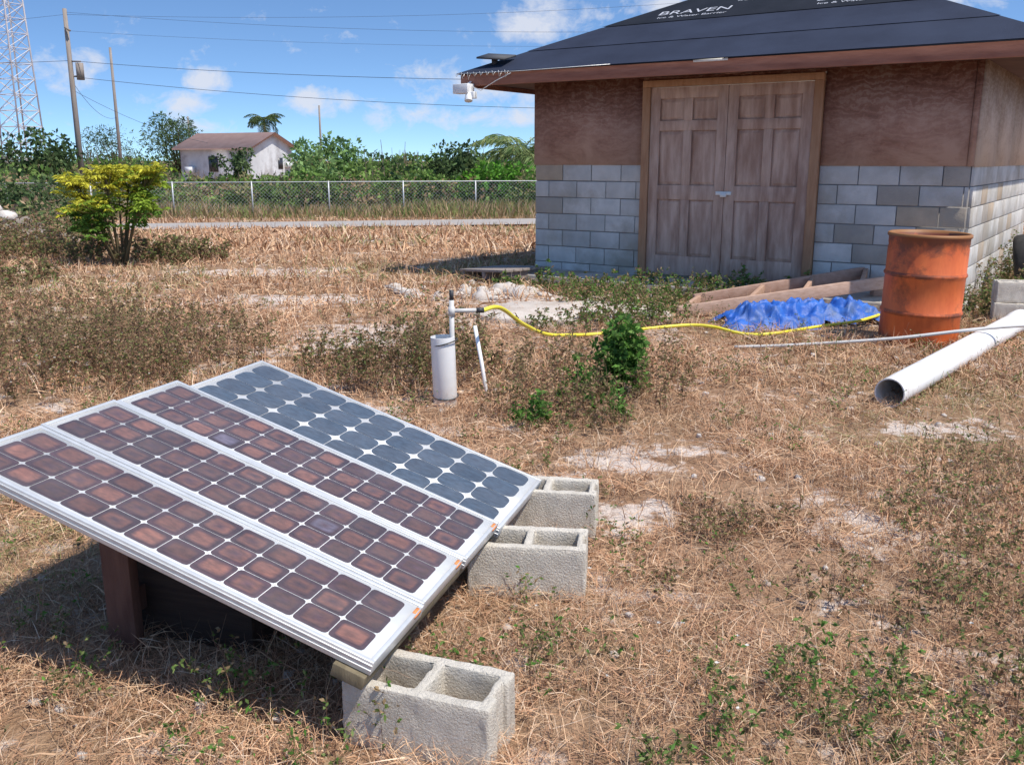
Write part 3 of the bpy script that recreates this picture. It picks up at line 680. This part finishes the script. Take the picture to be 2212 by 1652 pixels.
GP=pmat('grey_pvc',(.50,.49,.46),(.64,.62,.59),6,.5);BK=pmat('black_fitting',(.03,.03,.035),(.06,.06,.06),6,.5)
mb=MB();mb.tube([(.045,0,.05),(.045,0,.64)],.015,14);mb.tube([(.045,0,.545),(.045,0,.60)],.020,14);mb.tube([(.04,0,.575),(.19,.03,.575)],.013,12);mb.build('riser_pipe',GP,parent=well,smooth=False)
mb=MB();mb.tube([(.045,0,.641),(.045,0,.70)],.013,12);mb.tube([(.191,.03,.575),(.235,.04,.573)],.016,12)
a=np.linspace(0,2*math.pi,24);mb.tube(np.column_stack([.077*np.cos(a),.077*np.sin(a),.385+.02*np.cos(a)]),.004,6,cap=False);mb.tube(np.column_stack([.078*np.cos(a),.078*np.sin(a),.055+.01*np.sin(a)]),.004,6,cap=False)
mb.build('fittings',BK,parent=well)
def spline(P,n=12):
    P=np.asarray(P,float);Q=[]
    E_=np.vstack([2*P[0]-P[1],P,2*P[-1]-P[-2]])
    for i in range(1,len(E_)-2):
        for k in range(n):
            t_=k/n;p0,p1,p2,p3=E_[i-1:i+3]
            Q.append(.5*((2*p1)+(-p0+p2)*t_+(2*p0-5*p1+4*p2-p3)*t_*t_+(-p0+3*p1-3*p2+p3)*t_**3))
    Q.append(P[-1]);return np.array(Q)
hp=[(-.173,5.51,.573),(-.11,5.68,.565),(-.05,5.92,.51),(.078,6.43,.33),(.27,7.0,.15),(.50,7.35,.08),(.705,7.5,.06),(1.15,7.7,.07),(1.5,7.8,.08),(1.70,7.72,.08),(1.917,7.56,.05),(2.15,7.56,.05),(2.60,7.78,.07),(2.98,7.93,.09),(3.25,8.2,.09),(3.50,8.5,.08),(3.9,8.6,.04)]
mb=MB();mb.tube(spline(hp),.0135,12);mb.build('yellow_hose',pmat('hose_yellow',(.78,.66,.03),(.86,.76,.10),8,.4),smooth=True)
hp=[(1.75,7.15,.02),(2.2,7.08,.05),(2.9,6.93,.13),(3.55,6.88,.215),(4.2,6.95,.24),(5.2,7.1,.22)]
mb=MB();mb.tube(spline(hp),.013,12);mb.build('conduit_pipe',GP,smooth=True)
mb=MB();mb.tube([(-.155,5.62,0),(-.19,5.70,.2),(-.235,5.78,.43)],.013,10);mb.build('leaning_pvc_stake',PVC,smooth=True)
TY=pmat('tyre_rubber',(.02,.02,.022),(.05,.048,.045),12,.85,.5,50)
mb=MB();mb.lathe([(.19,-.07),(.27,-.095),(.315,-.08),(.33,-.04),(.33,.04),(.315,.08),(.27,.095),(.19,.07),(.20,0)],40,closed=True)
o=mb.build('car_tyre',TY,smooth=True);o.location=(5.66,10.25,.33);o.rotation_euler=(math.radians(80),0,math.radians(60))
mb=MB()
for i in range(60):
    a=rng.normal(0,1,2);x=-9.6+a[0]*.8;y=17+a[1]*.5;rock(mb,x,y,-.02+max(0,.35-.2*abs(a[0])),rng.uniform(.1,.28),(.45,.42,.4))
mb.build('rubble_mound',STONE)
mb=MB();rock(mb,-9.0,16.2,.62,.24,(1.3,1.3,1.3));rock(mb,-8.7,16.1,.50,.16,(1.3,1.3,1.3));mb.build('white_sack',STONE,smooth=True)
# ------------------------------------------------------------------ fence
GALV=pmat('galvanised',(.42,.43,.43),(.55,.56,.56),9,.5,metal=.4)
f0=np.array([-15.9,29.2]);fd=np.array([16.6,3.3]);fd/=np.linalg.norm(fd)
mb=MB();wz=1.15
def fp(s_,z): p=f0+fd*s_;return (p[0],p[1],-.4+z)
S0,S1=-12,34
k=S0
while k<=S1: mb.tube([fp(k,-.1),fp(k,wz+.03)],.025,8);k+=2.45
mb.tube([fp(S0,wz),fp(S1,wz)],.018,6)
for s_ in np.arange(S0,S1-1.1,.12):
    for dr in(1,-1):
        a_=s_ if dr==1 else s_+wz;b_=s_+wz if dr==1 else s_
        p=np.array(fp(a_,0.02));q_=np.array(fp(b_,wz-.01));w=np.array([fd[0],fd[1],0])*.003;nrm_=np.array([-fd[1],fd[0],0])*.004*dr
        mb.add([p-w+nrm_,p+w+nrm_,q_+w+nrm_,q_-w+nrm_],[[0,1,2,3]])
mb.build('chain_link_fence',GALV)
# ------------------------------------------------------------------ bushes & trees
G1=[(.11,.19,.045),(.15,.25,.06),(.085,.145,.04),(.19,.28,.08)]
G2=[(.07,.115,.05),(.09,.14,.055),(.06,.09,.04),(.12,.165,.07)]
G4=[(.26,.23,.11),(.33,.23,.13),(.20,.22,.09),(.37,.27,.17)]
def lobes(mb,C,Rr,nl,ls,pals,fill=.55,asp=.5):
    C=np.asarray(C);K=len(C);ii=np.repeat(np.arange(K),nl);n=len(ii)
    d=rng.normal(size=(n,3));d/=np.linalg.norm(d,axis=1)[:,None]
    r=rng.uniform(fill,1.08,n)**.8
    P=C[ii]+d*r[:,None]*Rr[ii]
    D=d+rng.normal(0,.8,(n,3));L=ls*rng.uniform(.5,1.4,n)
    pal=np.array(pals);lc=pal[rng.integers(0,len(pal),K)]
    cc=lc[ii]*rng.uniform(.6,1.45,n)[:,None]
    mb.leaves(P,D,L,L*asp,cc,0,.1)
def bush(name,x,y,h,w,nlobe,nl,ls,pals,trunk=True,zb=None,asp=.5,lowfrac=.15):
    z0=float(gz(x,y)) if zb is None else zb
    mb=MB();C=[];R_=[]
    for i in range(nlobe):
        f=rng.uniform(lowfrac,1);rr=w*.5*math.sqrt(max(.05,1-((f-.55)/.6)**2))*rng.random()**.5
        a=rng.uniform(0,2*math.pi);s_=rng.uniform(.12,.26)*min(w,h*1.4)
        C.append((x+rr*math.cos(a),y+rr*math.sin(a),z0+f*(h-s_*.6)));R_.append((s_,s_,s_*.75))
    C=np.array(C);R_=np.array(R_)
    lobes(mb,C,R_,nl,ls,pals,asp=asp)
    for i in range(0,nlobe,2):
        c=C[i];mid=np.array([x+(c[0]-x)*.35,y+(c[1]-y)*.35,z0+(c[2]-z0)*.55])
        mb.tube([(x,y,z0-.05),mid,c],[.03*h*.5,.018*h*.5,.006*h*.5],5,c=(.12,.09,.06))
    return mb.build(name,LEAF)
bush('sea_grape_bush',-8.3,42,2.95,3.0,26,110,.24,[(.17,.28,.10),(.13,.22,.07),(.21,.32,.12)])
bush('leafy_tree',-2.5,40,2.85,2.5,22,90,.22,G2)
bush('leafy_tree',-21.8,44,3.3,3.2,24,90,.25,G2)
bush('casuarina_tree',-26.5,76,5.3,5.2,44,110,.32,G2,asp=.22)
bush('casuarina_tree',-33.5,80,4.6,4.5,34,80,.3,G2,asp=.22)
bush('leafy_tree',-16.4,56,2.9,2.0,16,80,.24,G2)
bush('roadside_bush',-14.2,27.5,1.6,2.0,18,90,.16,G2)
bush('roadside_bush',-.4,35.0,1.75,2.8,24,110,.2,[(.10,.24,.03),(.13,.30,.05)])
bush('roadside_bush',-3.4,34.6,1.45,2.4,18,90,.18,G1)
bush('roadside_bush',-7.4,34.0,1.5,2.2,18,90,.18,G1)
mb=MB();C=[];R_=[]
def strip(n,y0,y1,x0,x1,hm,rs):
    for i in range(n):
        y=rng.uniform(y0,y1);x=rng.uniform(x0,x1)*y/40
        h=hm*(.45+.75*fb(np.array(x*.25),np.array(y*.2),40));r=rng.uniform(*rs)
        if -.38<x/y<-.215 and y<68: h=min(h,.95+(y-33)*.003)*rng.uniform(.6,1);r*=.7
        zb=float(gz(x,y))
        for k in range(2):
            C.append((x+rng.normal(0,.5),y,zb+h*(.95 if k==0 else .45)-r*.5));R_.append((r*1.2,r*1.2,r*.8))
strip(230,32.8,38,-26,6,1.42,(.35,.7));n1=len(C)
strip(220,38,60,-26,8,1.9,(.5,1.0));n2=len(C)
strip(200,72,130,-27,14,2.4,(.9,1.7))
C=np.array(C);R_=np.array(R_)
lobes(mb,C[:n1],R_[:n1],85,.17,G1+G1+G4+G4);lobes(mb,C[n1:n2],R_[n1:n2],80,.25,G1+G2[:1]+G4[:1]);lobes(mb,C[n2:],R_[n2:],70,.48,G2+G1[:2])
n=520;y=rng.uniform(40,90,n);x=rng.uniform(-25,8,n)*y/40;zb=gz(x,y);h=rng.uniform(1.6,2.8,n);h=np.where((x/y>-.4)&(x/y<-.2),1.2,h)
bx=rng.normal(0,.25,n)
V=np.stack([np.column_stack([x-.02,y,zb]),np.column_stack([x+.02,y,zb]),np.column_stack([x+.01+bx,y,zb+h]),np.column_stack([x-.01+bx,y,zb+h])],1).reshape(-1,3)
mb.add(V,np.arange(4*n).reshape(n,4),None,(.26,.20,.16))
mb.build('background_thicket',LEAF)
mb=MB();n=22000;y=rng.uniform(29.5,36,n);x=rng.uniform(-26,8,n)*y/36;zb=gz(x,y);ok=ondry(x,y);x,y,zb=x[ok],y[ok],zb[ok];n=len(x)
D=np.column_stack([rng.normal(0,.3,n),rng.normal(0,.3,n),np.ones(n)]);L=rng.uniform(.25,.85,n)*(.3+fb(x*.4,y*.4,3))
pal=np.array([(.44,.31,.18),(.22,.26,.09),(.20,.25,.09),(.48,.36,.23),(.36,.26,.14)]);mb.leaves(np.column_stack([x,y,zb]),D,L,.035,pal[rng.integers(0,5,n)])
mb.build('tall_grass',LEAF)
mb=MB();C=[];R_=[]
for i in range(44):
    x=rng.uniform(-16,-8);y=rng.uniform(17.5,24);C.append((x,y,float(gz(x,y))+rng.uniform(.1,.6)));r=rng.uniform(.25,.5);R_.append((r*1.2,r*1.2,r*.8))
lobes(mb,np.array(C),np.array(R_),110,.12,G2+G4);mb.build('scrub_mass',LEAF)
def lobedtree(name,x,y,h,w,nl_=11):
    z0=float(gz(x,y));mb=MB();tips=[]
    for i in range(nl_):
        a=i*2.4+rng.uniform(-.4,.4);rr=w*.5*rng.uniform(.3,1.0);hh=h*rng.uniform(.32,.92)
        p3=np.array([x+rr*math.cos(a),y+rr*math.sin(a)*.8,z0+hh]);p1=np.array([x+.05*math.cos(a),y+.05*math.sin(a),z0-.03]);p2=p1*.6+p3*.4+np.array([0,0,.08])
        mb.tube(spline([p1,p2,p3],5),np.linspace(.020,.007,11),6,c=(.20,.16,.09));
        for f in(.3,.5,.7,.88,1): tips.append(p2+(p3-p2)*f)
        for k in range(4):
            e_=p3+np.array([*rng.normal(0,.15,2),rng.uniform(-.2,.06)]);mb.tube([p2*.4+p3*.6,e_],[.008,.004],4,c=(.22,.2,.08));tips+= [e_,(p3+e_)/2]
    for p in tips:
        for k in range(7):
            a=rng.uniform(0,2*math.pi);d=np.array([math.cos(a),math.sin(a),rng.uniform(-.2,.6)]);pl=rng.uniform(.05,.12);c0=p+d*pl
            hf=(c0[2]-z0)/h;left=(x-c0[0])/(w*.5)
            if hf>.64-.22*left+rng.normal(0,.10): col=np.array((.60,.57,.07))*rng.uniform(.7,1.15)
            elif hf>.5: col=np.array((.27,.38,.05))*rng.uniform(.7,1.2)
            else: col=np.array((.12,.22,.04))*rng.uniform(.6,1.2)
            mb.tube([p,c0],[.003,.002],3,c=(.3,.28,.08),cap=False)
            u_=np.cross(d,[0,0,1.]);u_/=np.linalg.norm(u_);sc=rng.uniform(.05,.10)
            dd=d/np.linalg.norm(d);angs=np.radians([-110,-60,0,60,110])
            D=np.array([dd*math.cos(b_)+u_*math.sin(b_) for b_ in angs]);D[:,2]-=.25
            mb.leaves(np.tile(c0,(5,1)),D,sc*np.array([.8,1,1.2,1,.8]),sc*.42,np.tile(col,(5,1)),0,.2)
    return mb.build(name,LEAF)
lobedtree('papaya_shrub',-5.55,13.2,1.58,1.35,17)
def palm(name,x,y,h,nf,fl,pals,trunkr=.13,upmin=-.2):
    z0=float(gz(x,y));mb=MB()
    mb.tube(spline([(x+.1*h,y,z0-.1),(x+.03*h,y,z0+h*.4),(x,y,z0+h)],6),np.linspace(trunkr*1.2,trunkr*.8,13),8,c=(.22,.18,.14))
    T=np.array([x,y,z0+h])
    for i in range(nf):
        a=i*2.399+rng.uniform(-.2,.2);e=rng.uniform(upmin,1.35);L=fl*rng.uniform(.8,1.1);n=26
        s_=np.linspace(0,1,n);hz=np.cumsum(np.cos(e-s_*1.6))/n*L;vz=np.cumsum(np.sin(e-s_*1.6))/n*L
        P=T+np.column_stack([hz*math.cos(a),hz*math.sin(a),vz])
        mb.tube(P[::3],np.linspace(.03,.008,len(P[::3])),4,c=(.25,.26,.10),cap=False)
        tg=np.gradient(P,axis=0);tg/=np.linalg.norm(tg,axis=1)[:,None];sd_=np.array([-math.sin(a),math.cos(a),0])
        pal=np.array(pals)
        for sg in(1,-1):
            for rep in range(2):
                idx=np.arange(3,n);D=tg[idx]*.55+sd_*sg*.8+np.array([0,0,-.35])+rng.normal(0,.12,(len(idx),3))
                ll=fl*.32*np.sin(np.clip(s_[idx]*2.6+.35,0,3.0))
                C0=P[idx]+tg[idx]*rep*L/n*.5
                mb.leaves(C0,D,ll,fl*.022,pal[rng.integers(0,len(pal),len(idx))]*rng.uniform(.7,1.3,len(idx))[:,None],0,.2)
    return mb.build(name,LEAF)
palm('coconut_palm',-28.9,112,6.3,22,2.5,G2,.18)
palm('coconut_palm',.35,36.5,1.9,18,2.1,[(.24,.31,.12),(.32,.37,.16),(.16,.23,.09)],.12,.35)
palm('coconut_palm',-8.2,34.2,.7,9,1.3,[(.14,.24,.07),(.20,.28,.09)],.08,.5)
palm('coconut_palm',3.2,39,2.0,14,1.8,G1,.12,.1)
# ------------------------------------------------------------------ distant house
hs=empty('white_house',(-18.6,68,-.4),math.radians(-27))
WHW=pmat('painted_wall',(.55,.55,.55),(.74,.74,.73),.9,.9,dirt=(.40,.38,.37),dscale=.8)
RF=pmat('roof_shingle',(.46,.27,.21),(.58,.36,.28),1.5,.9)
Lg,Wg=6.9,4.4
mb=MB();H_=2.75
mb.add([(0,0,0),(-Lg,0,0),(-Lg,Wg,0),(0,Wg,0),(0,0,H_),(-Lg,0,H_),(-Lg,Wg,H_),(0,Wg,H_),(0,Wg/2,H_+.95),(-Lg,Wg/2,H_+.95)],[[1,0,4,5],[0,3,7,4],[3,2,6,7],[2,1,5,6]],[[4,7,8],[6,5,9]])
mb.build('walls',WHW,parent=hs)
mb=MB();ov=.4
zr=H_+.95;k=.95/(Wg/2);th=.12
for sgn in(0,1):
    ye=-ov if sgn==0 else Wg+ov;ze=H_-ov*k
    V=[(ov,ye,ze),(-Lg-ov,ye,ze),(-Lg-ov,Wg/2,zr),(ov,Wg/2,zr)];V2=[(a,b_,c_+th) for a,b_,c_ in V]
    mb.add(V+V2,[[0,1,2,3],[4,5,6,7],[0,1,5,4],[0,3,7,4],[1,2,6,5]])
mb.build('roof',RF,parent=hs)
mb=MB();mb.box(-4.1,-3.2,-.03,-.005,1.0,2.1);mb.box(-1.7,-1.0,-.03,-.005,.3,2.2);mb.box(.005,.03,2.8,3.3,1.2,2.0);mb.build('windows',pmat('dark_glass',(.03,.035,.04),(.05,.05,.06),4,.3),parent=hs)
mb=MB();mb.box(-6.2,-5.5,-.35,-.01,.9,1.35);mb.box(.01,.35,3.5,4.1,1.3,1.7);mb.build('air_conditioner',PLW,parent=hs)
PW=pmat('pole_wood',(.22,.18,.15),(.34,.29,.25),3,.9,.4,40,stretch=(6,6,.6))
def pole(x,y,h,r,tr=False):
    mb=MB();mb.tube([(x,y,-.5),(x,y,h*.5),(x,y,h)],[r,r*.85,r*.65],10)
    if tr:
        mb.tube([(x+.42,y,h*.62),(x+.42,y,h*.62+.75)],.17,12,c=(.7,.7,.7));mb.board((x,y,h*.64),(x+.42,y,h*.64),.06,.06);mb.board((x,y,h*.72),(x+.5,y,h*.72),.06,.06)
        mb.tube([(x,y-.16,h*.9),(x+.25,y-.2,h*.88)],.05,6)
    return mb.build('utility_pole',PW)
pole(-20.4,45,8.15,.14,True)
pole(-26.3,64,8.6,.12)
pole(-18.0,90,6.4,.12)
pole(-31,92,5.5,.12)
WIRE=pmat('cable',(.05,.06,.08),(.07,.08,.10),5,.6)
def wire(p,q_,sag):
    p=np.array(p,float);q_=np.array(q_,float);t_=np.linspace(0,1,25)
    P=p+(q_-p)*t_[:,None];P[:,2]-=sag*4*t_*(1-t_);return P
mb=MB()
for p,q_,sg,r in [((-20.4,45,5.9),(9,33,4.15),.35,.010),((-20.4,45,5.2),(12,40,3.5),.5,.010),((-34,50,6.3),(-20.4,45,5.9),.1,.010),
  ((-20.4,45,7.9),(14,48,9.3),.5,.006),((-20.4,45,8.0),(14,42,7.0),.5,.006),((-20.4,45,7.2),(14,44,6.6),.4,.005),((-36,48,7.6),(-20.4,45,7.9),.2,.006),
  ((-20.4,45,5.0),(-26.3,64,4.2),.6,.010),((-20.4,45,4.6),(-17.5,55,2.4),.3,.009)]: mb.tube(wire(p,q_,sg),r,5)
mb.build('power_lines',WIRE)
TW=pmat('tower_paint',(.55,.50,.50),(.68,.66,.66),1,.6)
mb=MB();bx,by=-45.0,88;Ht=30;w0=1.9;w1=.75
def leg(k,z):
    w=w0+(w1-w0)*z/Ht;a=math.radians(90*k+20);return np.array([bx+w*math.cos(a),by+w*math.sin(a),z])
for k in range(4): mb.tube([leg(k,-.5),leg(k,Ht)],.07,6)
zl=0
while zl<Ht-1:
    st=1.5*(1-.4*zl/Ht)
    for k in range(4):
        mb.tube([leg(k,zl),leg(k+1,zl+st)],.035,4,cap=False);mb.tube([leg(k+1,zl),leg(k,zl+st)],.035,4,cap=False);mb.tube([leg(k,zl),leg(k+1,zl)],.03,4,cap=False)
    zl+=st
mb.build('radio_tower',TW)
